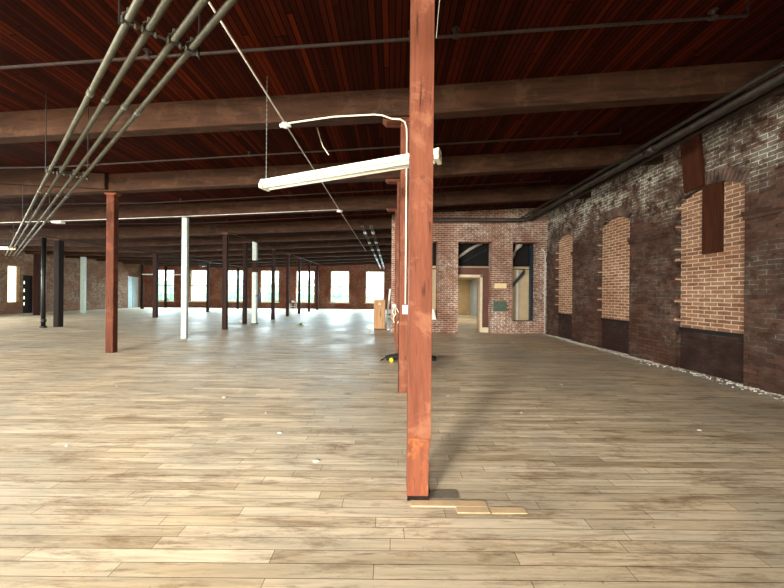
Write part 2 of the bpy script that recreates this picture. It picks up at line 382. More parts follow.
m = MB().prism([(18.15, 0), (19.0, 0), (19.0, 1.86)]+[(18.575+.425*math.cos(a), 1.86+.09*math.sin(a)) for a in [math.pi*i/10 for i in range(1, 10)]]+[(18.15, 1.86)], 'x', LEFT-.16, LEFT-.1)
f = struct(m.build('door_2', 'paleblue')); f['label'] = 'pale blue door with a low arched top in the left corner'; f['category'] = 'door'
MB().box(LEFT-.1, LEFT-.09, 18.57, 18.58, 0, 1.86).build('leaf_joint', 'galv', f); MB().ball((LEFT-.07, 18.65, .72), .025).build('door_handle', 'steel', f)

# right wall: back layer, projecting front layer with arched recesses
bays = [(3.33, 4.13), (4.94, 5.68), (6.51, 7.16)]
RX = RIGHT+.07; SP = 2.30; RI = .12
struct(MB().box(RX+.05, RX+.35, BACK-.3, FAR+.3, 0, 3.45).build('wall_right', 'brick_paint'))
m = MB(); y = BACK-.3
for ya, yb in bays+[(PERP+.25, PERP+.25)]:
    m.box(RIGHT, RX+.06, y, ya, 0, SP)
    y = yb
m.box(RIGHT, RX+.06, PERP+.25, FAR, 0, SP)
y = BACK-.3
for ya, yb in bays:
    m.box(RIGHT, RX+.06, y, ya, SP, 3.45)
    n = 12; arc = [(ya+(yb-ya)*i/n, SP+RI*(1-(2*i/n-1)**2)) for i in range(n+1)]
    for (p, q) in zip(arc, arc[1:]): m.prism([p, q, (q[0], 3.45), (p[0], 3.45)], 'x', RIGHT, RX+.06)
    y = yb
m.box(RIGHT, RX+.06, y, FAR, SP, 3.45)
struct(m.build('trim_1', 'brick_paint'))['label'] = 'maroon painted brick pilasters and arches of the right wall'
# arch rings of upright bricks
for k, (ya, yb) in enumerate(bays):
    m = MB(); n = 20
    for i in range(n):
        t = (i+.5)/n; yc = ya+(yb-ya)*t; zc = SP+RI*(1-(2*t-1)**2); sl = -RI*(2*t-1)*4/(yb-ya)
        d = Vector((0, -sl, 1)).normalized(); s_ = Vector((0, 1, sl)).normalized(); hw = (yb-ya)/n*.42
        p = Vector((0, yc, zc)); q = [p-s_*hw, p+s_*hw, p+s_*hw+d*.15, p-s_*hw+d*.15]
        m.prism([(v.y, v.z) for v in q], 'x', RIGHT-.012-.006*random.random(), RIGHT+.02)
    struct(m.build('trim_%d' % (k+2), 'ring', bev=.002))['label'] = '%s arch ring of upright bricks on the right wall, nearest first' % ordn[k]
m = MB(); edges = [BACK]+[e for b_ in bays for e in b_]+[PERP]
for a, b_ in zip(edges[::2], edges[1::2]):
    if b_-a > .1:
        m.box(RIGHT-.045, RIGHT+.01, a+.0, b_, 1.91, 1.96); m.box(RIGHT-.022, RIGHT+.01, a, b_, 1.87, 1.91)
struct(m.build('trim_5', 'brick_paint'))['label'] = 'thin brick ledge across the pilasters at arch height'
for k, (ya, yb) in enumerate(bays):
    wn[0] += 1; n = 12
    arc = [(yb-(yb-ya)*i/n, SP+RI*(1-(2*i/n-1)**2)+.0) for i in range(n+1)]
    m = MB().prism([(ya, .55), (yb, .55)]+arc, 'x', RX, RX+.06)
    f = struct(m.build('window_%d' % wn[0], 'brick_infill'))
    f['label'] = ('nearest', 'middle', 'farthest')[k]+' arched window of the right wall bricked up in orange brick'; f['category'] = 'window'
    q = MB().box(RX, RX+.06, ya, yb, 0, .55).build('lower_panel', 'brick_low', f)
    MB().box(RX-.02, RX+.01, ya, yb, .525, .575).build('window_sill', 'black', f)
    m = MB(); z = .66 + .05*k; tooth = []
    while z < 2.25:
        e = .008+.018*random.random()
        m.box(RIGHT-.003, RX+.02, yb-.01, yb+e, z, z+.03+.012*random.random()); z += .052*random.choice([3, 4, 5, 6])
    m.build('toothing', 'brick_infill', f)
# wall across with the door, and its return
OPEN = [(.52, 1.16, .34, 2.36), (1.69, 2.56, 0, 2.36), (3.10, 3.75, .33, 2.36)]
wall_x('wall_cross', PERP, PERP+.25, -.03, RIGHT, 3.35, OPEN, 'brick_perp')
wall_y('wall_return', -.03, .22, PERP+.25, FAR, 3.3, [], 'brick_left')

# ---------------------------------------------------------------- rooms seen through the openings
Yp = PERP+.27
struct(MB().box(1.69, 1.74, Yp, Yp+.05, 0, 1.72).box(2.38, 2.6, Yp, Yp+.05, 0, 1.72).box(1.74, 2.38, Yp, Yp+.05, 1.5, 1.72).build('wall_partition', 'plum'))
m = MB().box(1.70, 1.745, Yp-.02, Yp+.07, 0, 1.53).box(2.335, 2.40, Yp-.02, Yp+.07, 0, 1.53).box(1.70, 2.40, Yp-.02, Yp+.07, 1.46, 1.53)
f = struct(m.build('door_3', 'framewhite', bev=.004)); f['label'] = 'cream door frame in the red-brown partition'; f['category'] = 'door frame'
MB().box(2.275, 2.30, Yp+.0, Yp+.06, 0, 1.46).build('door_edge', 'ply', f)
struct(MB().box(2.40, 2.56, Yp-.035, Yp-.005, 0, .13).build('baseboard_partition', 'framewhite'))
for k, (xa, xb) in enumerate(((.25, 1.5), (2.8, RIGHT))):
    struct(MB().box(xa, xb, 8.2, 8.26, 0, 1.70).build('wall_closet_%s' % ('near_post', 'corner')[k], 'beige'))
struct(MB().box(.22, RIGHT, 14.8, 14.9, 0, 3.3).build('wall_backroom', 'tan'))
struct(MB().box(RIGHT-.05, RIGHT-.001, 8.3, 14.8, 0, 1.75).build('wall_backroom_right', 'paleblue'))
struct(MB().box(.22, RIGHT-.05, 8.26, 14.8, 1.74, 1.80).build('ceiling_backroom', 'beige'))
f = struct(MB().box(.3, RIGHT, PERP+.6, PERP+.66, 1.80, 3.3).build('void_shade_sheet', 'dark'))  # near-black sheet standing in for the unlit void above the rooms
o = tag(MB().box(2.4, 3.4, 11, 11.5, 1.715, 1.738).build('added_light_panel', 'added_lamp'), 'added unseen glowing panel lighting the back room behind the door', 'light')  # unseen glowing panel added to brighten the back room
area('added_room_light', (2.9, 11.2, 1.70), (0, 0, 0), 1.0, .5, 26, (1, .88, .70))  # added lamp under the unseen panel
area('added_room_light', (2.6, 13.6, 1.70), (0, 0, 0), .6, .6, 26, (1, .95, .86))  # second added lamp, without a fixture
# things in the dark openings
tag(MB().tube([(1.80, 8.05, 2.02), (2.1, 8.08, 2.24), (2.45, 8.1, 2.42)], .04, 10).build('flexible_duct', 'foil', smooth=True), 'pale duct slanting in the dark gap above the door', 'duct')
tag(MB().tube([(1.95, 8.1, 1.9), (2.6, 8.15, 2.25)], .018, 8).build('brace_rod', 'bluegrey'), 'thin dark brace in the gap above the door', 'rod')
tag(MB().tube([(3.10, 7.96, 1.83), (3.28, 7.98, 2.1), (3.42, 8.0, 2.34), (3.46, 8.0, 2.5)], .03, 12, .12).build('torn_duct', 'foil', smooth=True), 'torn pale duct hanging in top of the right-hand opening', 'duct')
tag(MB().box(3.43, 3.48, 8.12, 8.18, 0, 1.70).build('wall_stud', 'white'), 'white upright stud on the beige panel in the corner opening', 'stud')
tag(MB().box(3.76, 3.84, 8.0, 8.1, 0, 3.0).build('steel_upright', 'bluegrey'), 'dark blue-grey steel upright inside the corner opening', 'upright')
o = empty('steel_channel', (3.12, 8.048, 1.0), 'slanting grey steel channel crossing the corner opening', 'channel')
MB().add(*[[(0, 0, 0), (.0, .0, .1), (.52, .05, .72), (.52, .05, .60), (0, .04, 0), (0, .04, .1), (.52, .09, .72), (.52, .09, .60)], [(0, 1, 2, 3), (4, 7, 6, 5), (0, 4, 5, 1), (1, 5, 6, 2), (2, 6, 7, 3), (3, 7, 4, 0)]]).build('web', 'bluegrey', o)
MB().tube([(0, -.01, .1), (.52, .04, .72)], .010, 6).build('lip', 'steel', o)
MB().tube([(0, -.01, 0), (.52, .04, .60)], .010, 6).build('lip', 'steel', o)
tag(MB().tube([(.95, 8.02, 0), (1.0, 8.02, 1.2), (1.03, 8.05, 1.7)], .03, 8).build('grey_pipe', 'bluegrey'), 'grey upright pipe inside the opening behind the front post', 'pipe')
tag(MB().hexa([(1.03, 7.62, .34), (1.15, 7.62, .34), (1.03, 7.78, .34), (1.15, 7.78, .34), (1.03, 7.62, .62), (1.08, 7.62, .62), (1.03, 7.78, .62), (1.08, 7.78, .62)]).build('folded_sheet', 'white', bev=.005), 'white folded sheet on the sill behind the front post', 'sheet')
# on the cross wall
tag(MB().box(2.63, 2.94, PERP-.012, PERP-.001, 1.17, 1.30).build('wall_sign', 'sign', bev=.004), 'small blank cream sign on the brick pier right of the door', 'sign')
o = empty('notice_panel', (2.77, PERP, .57), 'dark green square panel under the cream sign', 'panel')
MB().box(-.17, .17, -.03, -.001, 0, .27).build('plate', 'green', o, bev=.006)
MB().box(.15, .22, -.034, -.001, .15, .17).build('hook', 'black', o); MB().box(.15, .22, -.034, -.001, .05, .07).build('hook', 'black', o)
tag(MB().tube([(3.82, PERP-.03, 2.2), (3.9, PERP-.03, 2.12), (3.92, PERP-.03, 2.0), (3.92, PERP-.03, .02)], .018, 8).build('corner_conduit', 'plaster', smooth=True), 'whitish conduit running down the brick corner', 'conduit')
# boards on the right wall
tag(MB().box(RX-.03, RX-.001, 3.60, 3.83, 1.55, 2.44).build('wooden_board', 'timber_brown', bev=.004), 'brown board fixed inside the nearest bricked-up arch', 'board')
o = tag(MB().hexa([(RIGHT-.05, 3.74, 2.42), (RIGHT-.008, 3.74, 2.42), (RIGHT-.05, 3.98, 2.40), (RIGHT-.008, 3.98, 2.40), (RIGHT-.05, 3.80, 3.2), (RIGHT-.008, 3.80, 3.2), (RIGHT-.05, 4.05, 3.2), (RIGHT-.008, 4.05, 3.2)]).build('wooden_board', 'timber_brown', bev=.004), 'reddish brown board tilted above the nearest arch, up to the pipes', 'board')

# ---------------------------------------------------------------- beams
skew = .043
beam_y = [1.43, 3.0, 4.57, 6.14, 7.95, 9.35, 10.85, 12.4, 14.0, 15.55, 17.1, 18.5]
for kk, y0 in enumerate(beam_y):
    xr = RIGHT+.03 if y0 < PERP-.3 else -.035
    nodes = [n[0] for n in sorted(BEAMN) if n[0] < xr-.01]+[xr]
    m = MB()
    for xa, xb in zip(nodes, nodes[1:]):
        q = []
        for zz in (0, 1):
            for dy in (-.06, .06):
                for x in (xa, xb):
                    y = y0-skew*x; top = min(ceilz(x, y)+.01, beamz(x, y)+.30)
                    q.append((x, y+dy, beamz(x, y) if zz == 0 else top))
        m.hexa(q)
    lab = '%s ceiling beam%s, counted from the camera' % (ordn[max(0, kk)], '' if kk < 4 else ' of the far hall') if kk >= 0 else '%s ceiling beam behind the camera' % ordn[-kk-1]
    if kk == 1: lab = 'brown ceiling beam above the white hanging light, resting on second post'
    if kk == 2: lab = 'ceiling beam carried by the tall red-brown post at left'
    if kk == 3: lab = 'ceiling beam carried by the nearest white post'
    if kk == 0: lab = 'nearest ceiling beam, resting on the large front post above the frame'
    tag(m.build('ceiling_beam', 'beam', bev=.008), lab, 'beam', 'timber ceiling beams across the hall')
m = MB(); xa, xb = -6.9, -4.56
q = [(x, 4.57-skew*x+dy-.10, 2.62+(-4.53-x)*.058+zz*.245) for zz in (0, 1) for dy in (-.03, .03) for x in (xa, xb)]
tag(m.hexa(q).build('side_timber', 'beam', bev=.008), 'upper timber rising leftwards from the head of the tall red-brown post', 'beam')

# ---------------------------------------------------------------- posts
def post(x, y, wd, dp, material, label, base='', bolster=True, bw=None, group='timber posts', parts=None, top=None):
    o = empty('wooden_post' if material != 'post_white' else 'steel_post', (x, y, 0), label, 'post', group)
    t = (top or beamz(x, y))-(.045 if bolster else 0)
    s = MB().box(-wd/2, wd/2, -dp/2, dp/2, 0, t).build('shaft', material, o, bev=.012)
    bw = .2 if x > 0 else .06
    if bolster: MB().prism([(-bw, t), (bw, t), (bw+.05, t+.0445), (-bw-.05, t+.0445)], 'y', -dp/2-.005, dp/2+.005).build('bolster', 'bolster', o, bev=.005)
    return o
G = 'red-stained timber posts down the hall'
# nearest post, with a rubbed orange foot and a bite out of its right edge
o = empty('wooden_post', (.131, 1.48, 0), 'large red-orange square post standing alone in the foreground', 'post', G)
t = beamz(.13, 1.48)-.045
MB().box(-.056, .056, -.055, .055, .30, t).build('shaft', 'post_red', o, bev=.003)
MB().prism([(-.056, .0), (.046, .0), (.046, .12), (.050, .16), (.044, .20), (.049, .25), (.056, .30), (-.056, .30)], 'y', -.055, .055).build('foot', 'post_orange', o, bev=.004)
MB().prism([(-.22, t), (.22, t), (.28, t+.0445), (-.28, t+.0445)], 'y', -.06, .06).build('bolster', 'bolster', o, bev=.005)
MB().box(-.057, .050, -.058, -.05, 0, .022).build('dark_foot_edge', 'post_black', o, bev=.002)  # near-black strip low on the front of the foot
o2 = post(.122, 3.03, .108, .108, 'post_red', 'red post with white conduit and outlet, directly behind the foreground post', group=G)
MB().box(-.060, -.050, -.04, .04, 0, 2.7).build('side_strip', 'post_dark', o2)
post(.115, 4.62, .11, .11, 'post_red', 'red post carrying a round white box with dangling wires', group=G)
post(.10, 6.19, .11, .11, 'post_red', 'red post farthest back in the row nearest the brick pier', group=G)
post(-4.60, 4.82, .125, .09, 'post_mid', 'tall red-brown post at left, nearest of its long row', group=G)
post(-4.49, 6.36, .115, .07, 'post_white', 'tall white steel post right of the tall red-brown one', bolster=False, group='white steel posts')
post(-4.52, 7.95, .12, .09, 'post_dark', 'dark red post between the nearest white post and the patched white post', group=G)
post(-4.70, 9.38, .11, .09, 'post_dark', 'dark post standing just left of the patched white post', group=G)
for i, y in enumerate((11.06, 12.65, 14.3, 16.1, 17.9)):
    post(-4.48-.02*i, y, .115, .09, 'post_dark', '%s dark post to the right beyond the patched white post' % ordn[i], group=G)
o = empty('steel_post', (-4.42, 9.45, 0), 'patched white post with a bare red-brown band near mid height', 'post', 'white steel posts')
MB().box(-.07, .07, -.05, .05, 0, 1.66).build('lower_cover', 'post_white', o, bev=.01)
MB().box(-.06, .06, -.045, .045, 1.66, 2.04).build('bare_band', 'post_dark', o)
MB().box(-.07, .07, -.05, .05, 2.04, beamz(-4.4, 9.45)).build('upper_cover', 'post_white', o, bev=.01)
MB().box(-.09, .09, -.07, .07, 0, .03).build('foot_plate', 'black', o)
post(-9.33, 8.22, .15, .13, 'post_black', 'thick near-black post beside a black drain pipe at left', group='near-black posts')
post(-9.22, 11.45, .15, .10, 'post_dark', 'dark brown post left of the nearest white post, before the first far window', group=G)
post(-9.4, 15.0, .12, .09, 'post_dark', 'thin dark post at the right edge of the second far window', group=G)
post(-9.55, 18.2, .12, .09, 'post_dark', 'thin post standing close to the far wall in front of the third far window', group=G)
post(-14.62, 12.1, .19, .11, 'post_dark', 'brown post by the narrow glowing window at far left', group=G)
post(-14.45, 13.75, .19, .10, 'post_white', 'short-looking white post against the left brick wall', bolster=False, group='white steel posts')
post(-14.7, 17.3, .13, .1, 'post_dark', 'thin dark post next to the pale blue door', group=G)
post(-14.45, 18.75, .12, .09, 'post_dark', 'thin post in front of the first far window', group=G)

# ---------------------------------------------------------------- pipes
# black drain pipe
o = empty('drain_pipe', (-9.35, 8.0, 0), 'black drain pipe standing against the near-black post', 'pipe')
MB().tube([(-.14, 0, 0), (-.14, 0, 2.45)], .045, 12).build('pipe', 'black', o, smooth=True)
MB().tube([(-.14, 0, .16), (-.14, 0, .24)], .06, 12).build('coupling', 'black', o)
MB().tube([(-.14, 0, 0), (-.14, 0, .04)], .07, 12).build('flange', 'black', o)
# four conduits on racks, slanting across the near left bay
A0 = Vector((-1.137, 1.256, 2.175)); dr = Vector((-2.193, 1.594, 0)).normalized(); pr = Vector((dr.y, -dr.x, 0))*-1
pr = Vector((.77, .637, 0)); pr = pr.normalized()
offs = [0, .068, .158, .226]
for i, of in enumerate(offs):
    p0 = A0+pr*of
    o = empty('conduit', p0, '%s of four galvanised conduits slanting over the left bay, from the left' % ordn[i], 'conduit', 'four parallel conduits on racks')
    MB().tube([tuple(dr*-1.3), tuple(dr*14.6)], .0135, 12).build('tube', 'galv', o, smooth=True)
    for t in (.78, 3.7, 6.4, 9.2): MB().tube([tuple(dr*(t+.02*i)), tuple(dr*(t+.07+.02*i))], .017, 12).build('coupling', 'galv', o, smooth=True)
for j, t in enumerate((0.02, 2.72, 5.9, 8.6, 11.4, 13.8)):
    c = A0+dr*t
    o = empty('conduit_rack', c, '%s hanger rack under the four slanting conduits, counted from the camera' % ordn[j], 'bracket', 'hanger racks of the slanting conduits')
    m = MB(); a = pr*-.03; b_ = pr*.255
    m.tube([tuple(a+Vector((0, 0, -.018))), tuple(b_+Vector((0, 0, -.018)))], .005, 6)
    m.build('bar', 'black', o)
    for of in offs:
        q = pr*of; m = MB()
        ring = [tuple(q+pr*math.cos(u)*.022+Vector((0, 0, math.sin(u)*.022))) for u in [math.pi*v/6 for v in range(0, 7)]]
        m.tube([tuple(q+pr*.022+Vector((0, 0, -.03)))]+ring+[tuple(q-pr*.022+Vector((0, 0, -.03)))], .006, 6)
        cl = m.build('clamp', 'galv', o)
        MB().tube([tuple(q+Vector((0, 0, .022))), tuple(q+Vector((0, 0, .045)))], .008, 6).build('clamp_bolt', 'galv', cl)
    for q in (a, b_):
        cc = c+q; MB().tube([tuple(q+Vector((0, 0, -.04))), tuple(q+Vector((0, 0, ceilz(cc.x, cc.y)-c.z)))], .004, 6).build('hanger_rod', 'black', o)
# thin conduit under the beams, running away from the camera
o = empty('surface_conduit', (-1.11, 3.0, 2.72), 'thin grey conduit running away under the beams past the hanging light', 'conduit')
zc = lambda x, y: beamz(x, y)-.018
MB().tube([(0, y-3.0, zc(-1.11, y)-2.72) for y in (.4, 3.0, 6.1, 12.3)], .007, 8).build('tube', 'plaster', o, smooth=True)
for y in (3.0, 6.1):
    m = MB().ball((0, y-3.0, zc(-1.11, y)-2.72-.01), .042, (1, 1, .75), 12, 8); m.tube([(-.055, y-3.0, zc(-1.11, y)-2.735), (.055, y-3.0, zc(-1.11, y)-2.735)], .018, 8)
    m.build('junction_box', 'white', o, smooth=True)
zb = lambda x: beamz(x, 2.95)-.0
pts = [(-1.07, 2.96-skew*-1.07-.04, zb(-1.07)-.03), (-.6, 2.93, zb(-.6)-.0), (-.2, 2.915, zb(-.2)+.0), (-.12, 2.915, zb(-.12)-.01), (-.03, 2.91, zb(0)-.05), (.06, 2.91, zb(0)-.055), (.105, 2.925, zb(0)-.075), (.125, 2.95, zb(0)-.12), (.128, 2.955, zb(0)-.2), (.128, 2.955, .90)]
o = tag(MB().tube(pts, .0075, 8).build('branch_conduit', 'cream', smooth=True), 'cream conduit bending from the beam down the second post', 'conduit')
pts = [(-9.0, 6.14-skew*-9-.09, beamz(-9, 6.5)+.01)]+[(x, 6.14-skew*x-.075, beamz(x, 6.2)+.0) for x in (-6.5, -4.5, -3)]+[(-1.13, 6.11, beamz(-1.1, 6.1)-.0)]
o = tag(MB().tube(pts, .0075, 8).build('beam_conduit', 'plaster', smooth=True), 'pale conduit along the bottom of the beam over the nearest white post', 'conduit')
tag(MB().box(-7.35, -7.15, 6.32, 6.42, 2.465, 2.513).build('lamp_holder', 'white', bev=.01), 'small white lamp holder on the pale beam conduit at left', 'lamp holder')
o = empty('outlet_box', (.128, 2.97, .80), 'white outlet box on the front of the second post', 'outlet')
MB().box(-.03, .03, -.035, -.002, 0, .09).build('box', 'white', o, bev=.006); MB().box(-.012, .012, -.038, -.033, .02, .07).build('cover', 'cream', o)
o = empty('junction_box', (.06, 4.58, .82), 'round white box with dangling wires on a post behind', 'junction box')
MB().ball((-.025, -.03, 0), .034).build('box', 'white', o, smooth=True)
for q in ([(-.04, -.03, -.03), (-.06, -.05, -.10), (-.03, -.07, -.16), (.0, -.07, -.12)], [(-.02, -.04, -.03), (-.01, -.07, -.12), (-.05, -.08, -.2), (-.03, -.08, -.26)], [(0, -.04, -.03), (.04, -.07, -.11), (.06, -.075, -.18), (.02, -.08, -.27)]):
    MB().tube(q, .006, 6).build('wire', 'cream', o)
# twin runs of conduit in the far hall
o = None
for i, x in enumerate((-.745, -.70, -.535, -.49)):
    y0 = 6.9
    t_ = empty('conduit', (x, y0, 2.6), '%s of four pale conduits running to the far wall, from the left' % ordn[i], 'conduit', 'four straight conduits in the far hall')
    MB().tube([(0, 0, beamz(x, 8)-2.63-.14), (0, FAR-y0-.01, 2.60-2.6)], .013, 8).build('tube', 'galv', t_, smooth=True)
    for k in range(8):
        u = (k+.5)*1.5/(FAR-y0); z = (beamz(x, 8)-2.77)*(1-u)
        MB().tube([(0, (k+.5)*1.5-.12, z), (0, (k+.5)*1.5+.12, z)], .02, 8).build('coupling', 'steel', t_)
# sprinkler lines
for k, (y0, xe) in enumerate(((2.2, 2.54), (3.8, 2.86), (5.35, 2.8), (6.9, 2.7), (8.6, -.3), (10.1, -.3), (11.6, -.3))):
    nm = ('nearest', 'second nearest', 'third nearest', 'fourth nearest', 'fifth nearest', 'sixth nearest', 'seventh nearest')[k]
    o = empty('sprinkler_pipe', (0, y0, 0), '%s thin sprinkler pipe between the ceiling beams' % nm, 'pipe', 'sprinkler pipes between beams')
    zz = lambda x: (2.90+.053*x if x > -4.53 else 2.66+.01*(x+4.53))+rise(y0)
    MB().tube([(x, -.03*x, zz(x)) for x in [q for q in (-13, -9.3, -4.53, 0) if q < xe]+[xe]]+[(xe+.01, -.03*xe, zz(xe)+.10)], .0105, 8).build('pipe', 'rust', o, smooth=True)
    for x in (-8.2, -6.0, -3.95, -1.9, .12, .45, 2.3):
        if x < xe:
            m = MB().tube([(x, -.03*x, zz(x)), (x, -.03*x, zz(x)+.05)], .012, 6).tube([(x, -.03*x, zz(x)+.045), (x, -.03*x, zz(x)+.05)], .028, 8)
            h_ = m.build('sprinkler_head', 'rust', o); MB().tube([(x-.02, -.03*x, zz(x)), (x+.02, -.03*x, zz(x))], .018, 8).build('tee_fitting', 'rust', h_)
# heavy pipes along the top of the right wall
def zr(y): return 2.90
o = empty('heating_pipe', (3.34, 0, 0), 'thick black pipe along the top of the right wall and round the corner', 'pipe')
MB().tube([(0, -4, zr(-4)), (0, 2, zr(2)), (0, 7.25, zr(7.25)), (-.03, 7.36, 2.895), (-.15, 7.42, 2.89), (-3.24, 7.45, 2.87)], .05, 14).build('pipe', 'blackpipe', o, smooth=True)
for y in (1.6, 3.75, 5.4, 6.9): MB().tube([(0, y, zr(y)), (0, y+.14, zr(y))], .062, 14).build('coupling', 'blackpipe', o, smooth=True)
for y in (1.3, 3.0, 4.57, 6.14): MB().tube([(0, y, zr(y)), (0, y, beamz(3.34, y)+.02)], .008, 6).build('hanger_rod', 'black', o)
tag(MB().tube([(3.56, -4, zr(-4)+.025), (3.56, 7.56, zr(7)+.025)], .03, 12).build('steam_pipe', 'blackpipe', smooth=True), 'thinner dark pipe between the thick black pipe and brick wall', 'pipe')
tag(MB().tube([(3.20, -4, zr(-4)+.02), (3.20, 7.3, zr(7)+.02)], .022, 12).build('return_pipe', 'blackpipe', smooth=True), 'thin dark pipe on hall side of the thick black pipe', 'pipe')
tag(MB().tube([(-4.35, 7.2, 2.585), (-4.35, 13, 2.60+.06), (-4.35, 18.5, 2.75)], .014, 8).build('row_pipe', 'rust', smooth=True), 'thin rusty pipe running along the long row of dark posts', 'pipe')
tag(MB().tube([(-9.1, 7.0, 2.42), (-9.1, 18.5, 2.58)], .018, 8).build('row_pipe', 'rust', smooth=True), 'thin rusty pipe running along the row of the near-black post', 'pipe')
# dangling wires
tag(MB().tube([(-.93, 3.55, 3.0), (-.90, 3.55, 2.9), (-.86, 3.56, 2.78), (-.79, 3.57, 2.68)], .006, 6).build('dangling_wire', 'cream'), 'short dangling wire above the middle of the hanging light', 'wire')
tag(MB().tube([(.275, 1.75, 3.05), (.27, 1.75, 2.85), (.25, 1.73, 2.65), (.238, 1.72, 2.5)], .0022, 6).build('dangling_wire', 'cream'), 'thin wire hanging at the right edge of the foreground post', 'wire')

# ---------------------------------------------------------------- hanging fluorescent light
a = Vector((-1.22, 2.74, 2.005)); c = Vector((.335, 2.12, 2.005)); mid = (a+c)/2; L = (c-a).length
o = empty('hanging_light', mid, 'long white unlit fluorescent strip light hanging beside the front post', 'light', rz=math.atan2(c.y-a.y, c.x-a.x))
MB().prism([(-.03, .040), (.03, .040), (.03, .012), (.052, -.004), (.052, -.012), (-.052, -.012), (-.052, -.004), (-.03, .012)], 'x', -L/2+.02, L/2-.02).build('housing', 'cream', o, bev=.004)
for s_ in (-1, 1): MB().tube([(-L/2+.05, s_*.032, -.030), (L/2-.05, s_*.032, -.030)], .013, 12).build('lamp_tube', 'tube', o, smooth=True)
for s_ in (-1, 1):
    x = s_*(L/2-.02); e = MB().prism([(-.034, .042), (.034, .042), (.055, .0), (.055, -.045), (-.055, -.045), (-.055, .0)], 'x', x-.016, x+.016).build('end_cap', 'cream', o, bev=.006)
    MB().tube([(x+s_*.014, 0, -.004), (x+s_*.02, 0, -.004)], .010, 8).build('knockout', 'steel', e)
for s_ in (-1, 1):
    m = MB(); z = .04; i = 0; x = s_*(L/2-(.04 if s_ < 0 else .13))
    top = ceilz(mid.x+x, 2.5)-2.005
    while z < top:
        m.tube([(x, 0, z), (x, 0, min(z+.02, top))], .005 if i % 2 else .0028, 6); z += .022; i += 1
    m.build('chain', 'steel', o)

# ---------------------------------------------------------------- small things
o = empty('plywood_cabinet', (-.35, 8.30, 0), 'tall narrow plywood cabinet standing by the brick wall end', 'cabinet')
MB().box(-.16, .16, -.12, .14, .03, .83).build('body', 'ply', o, bev=.006)
MB().box(.004, .15, -.132, -.12, .05, .81).build('door', 'ply', o, bev=.003)
d_ = MB().box(-.15, -.004, -.132, -.12, .05, .81).build('door', 'ply', o, bev=.003)
MB().tube([(-.03, -.14, .70), (0.0, -.15, .74), (.03, -.14, .70)], .012, 6).build('handle', 'white', d_)
MB().box(-.15, .15, -.10, .12, 0, .03).build('plinth', 'black', o)
tag(MB().hexa([(-.20, 8.45, 0), (-.15, 8.45, 0), (-.20, 8.48, 0), (-.15, 8.48, 0), (-.09, 8.62, 1.15), (-.04, 8.62, 1.15), (-.09, 8.65, 1.15), (-.04, 8.65, 1.15)]).build('leaning_board', 'white', bev=.003), 'pale board leaning on the brick wall end behind the cabinet', 'board')
o = empty('paint_bucket', (-.16, 12.5, 0), 'white bucket on the floor beyond the plywood cabinet', 'bucket')
MB().tube([(0, 0, .0), (0, 0, .32)], .09, 16, .11).build('body', 'white', o, smooth=True); MB().tube([(0, 0, .10), (0, 0, .16)], .104, 16, .108).build('band', 'black', o)
for x, l in ((-.60, 'crumpled white paper scrap left of the plywood cabinet'), (-.10, 'crumpled white paper scrap right of the plywood cabinet')):
    m = MB().ball((0, 0, .02), .035, (1.3, 1, .55), 9, 6); m.v = [(a_+random.uniform(-.008, .008), b_+random.uniform(-.008, .008), max(.0, c_+random.uniform(-.006, .006))) for a_, b_, c_ in m.v]
    tag(m.build('paper_scrap', 'white', loc=(x, 8.15, 0)), l, 'scrap')
# black bag with yellow ball
o = empty('canvas_bag', (.27, 4.45, 0), 'low black canvas bag on the floor behind the posts', 'bag')
m = MB(); n = 14
for i in range(6):
    pass
m.tube([(-.36, .0, .03), (-.28, 0, .05), (-.1, .02, .06), (.12, .0, .055), (.3, .0, .045), (.38, .0, .02)], .052, 12)
m.v = [(a_, b_*1.5, max(.0, c_*(.9)+random.uniform(-.006, .006))) for a_, b_, c_ in m.v]
m.build('body', 'cloth', o, smooth=True)
MB().tube([(-.3, -.05, .09), (-.38, -.09, .05), (-.44, -.08, .012), (-.40, -.03, .01)], .009, 6).build('strap', 'cloth', o)
tag(MB().ball((0, 0, .034), .034, (1, 1, 1), 16, 10).build('yellow_ball', 'yellow', smooth=True, loc=(-.005, 4.30, 0)), 'small yellow ball next to the black bag', 'ball')
# step stool
o = empty('metal_stool', (-4.82, 14.3, 0), 'pale tubular metal stool far back among the dark posts', 'stool')
for sx in (-.13, .13):
    for sy in (-.1, .1): MB().tube([(sx*1.1, sy*1.1, 0), (sx, sy, .5)], .012, 6).build('leg', 'white', o)
MB().box(-.15, .15, -.12, .12, .5, .53).build('seat', 'rust', o, bev=.005)
m = MB()
for z in (.18, .36): m.tube([(-.14, -.105, z), (.14, -.105, z)], .009, 6)
m.build('rung', 'white', o)
MB().ball((0, 0, .60), .06, (1.3, .8, 1)).build('folded_rag', 'white', smooth=True, loc=(-4.82, 14.3, -.01)); o_ = bpy.data.objects['folded_rag']; tag(o_, 'white rag bundle lying on the pale metal stool', 'rag')
m = MB().ball((0, 0, .05), .06, (1.4, 1, .7), 10, 6); m.v = [(a_, b_, max(0, c_)) for a_, b_, c_ in m.v]
o = empty('green_bottle', (-2.82, 9.15, 0), 'small green bottle lying on the far floor', 'bottle')
MB().tube([(-.05, 0, .04), (.04, .0, .04)], .038, 12).build('body', 'greenp', o, smooth=True); MB().tube([(.04, 0, .04), (.07, 0, .04), (.10, 0, .04)], .03, 10, .014).build('neck', 'white', o, smooth=True)
MB().tube([(-.14, .03, .008), (-.05, -.02, .008)], .008, 6).build('strap', 'greenp', o)
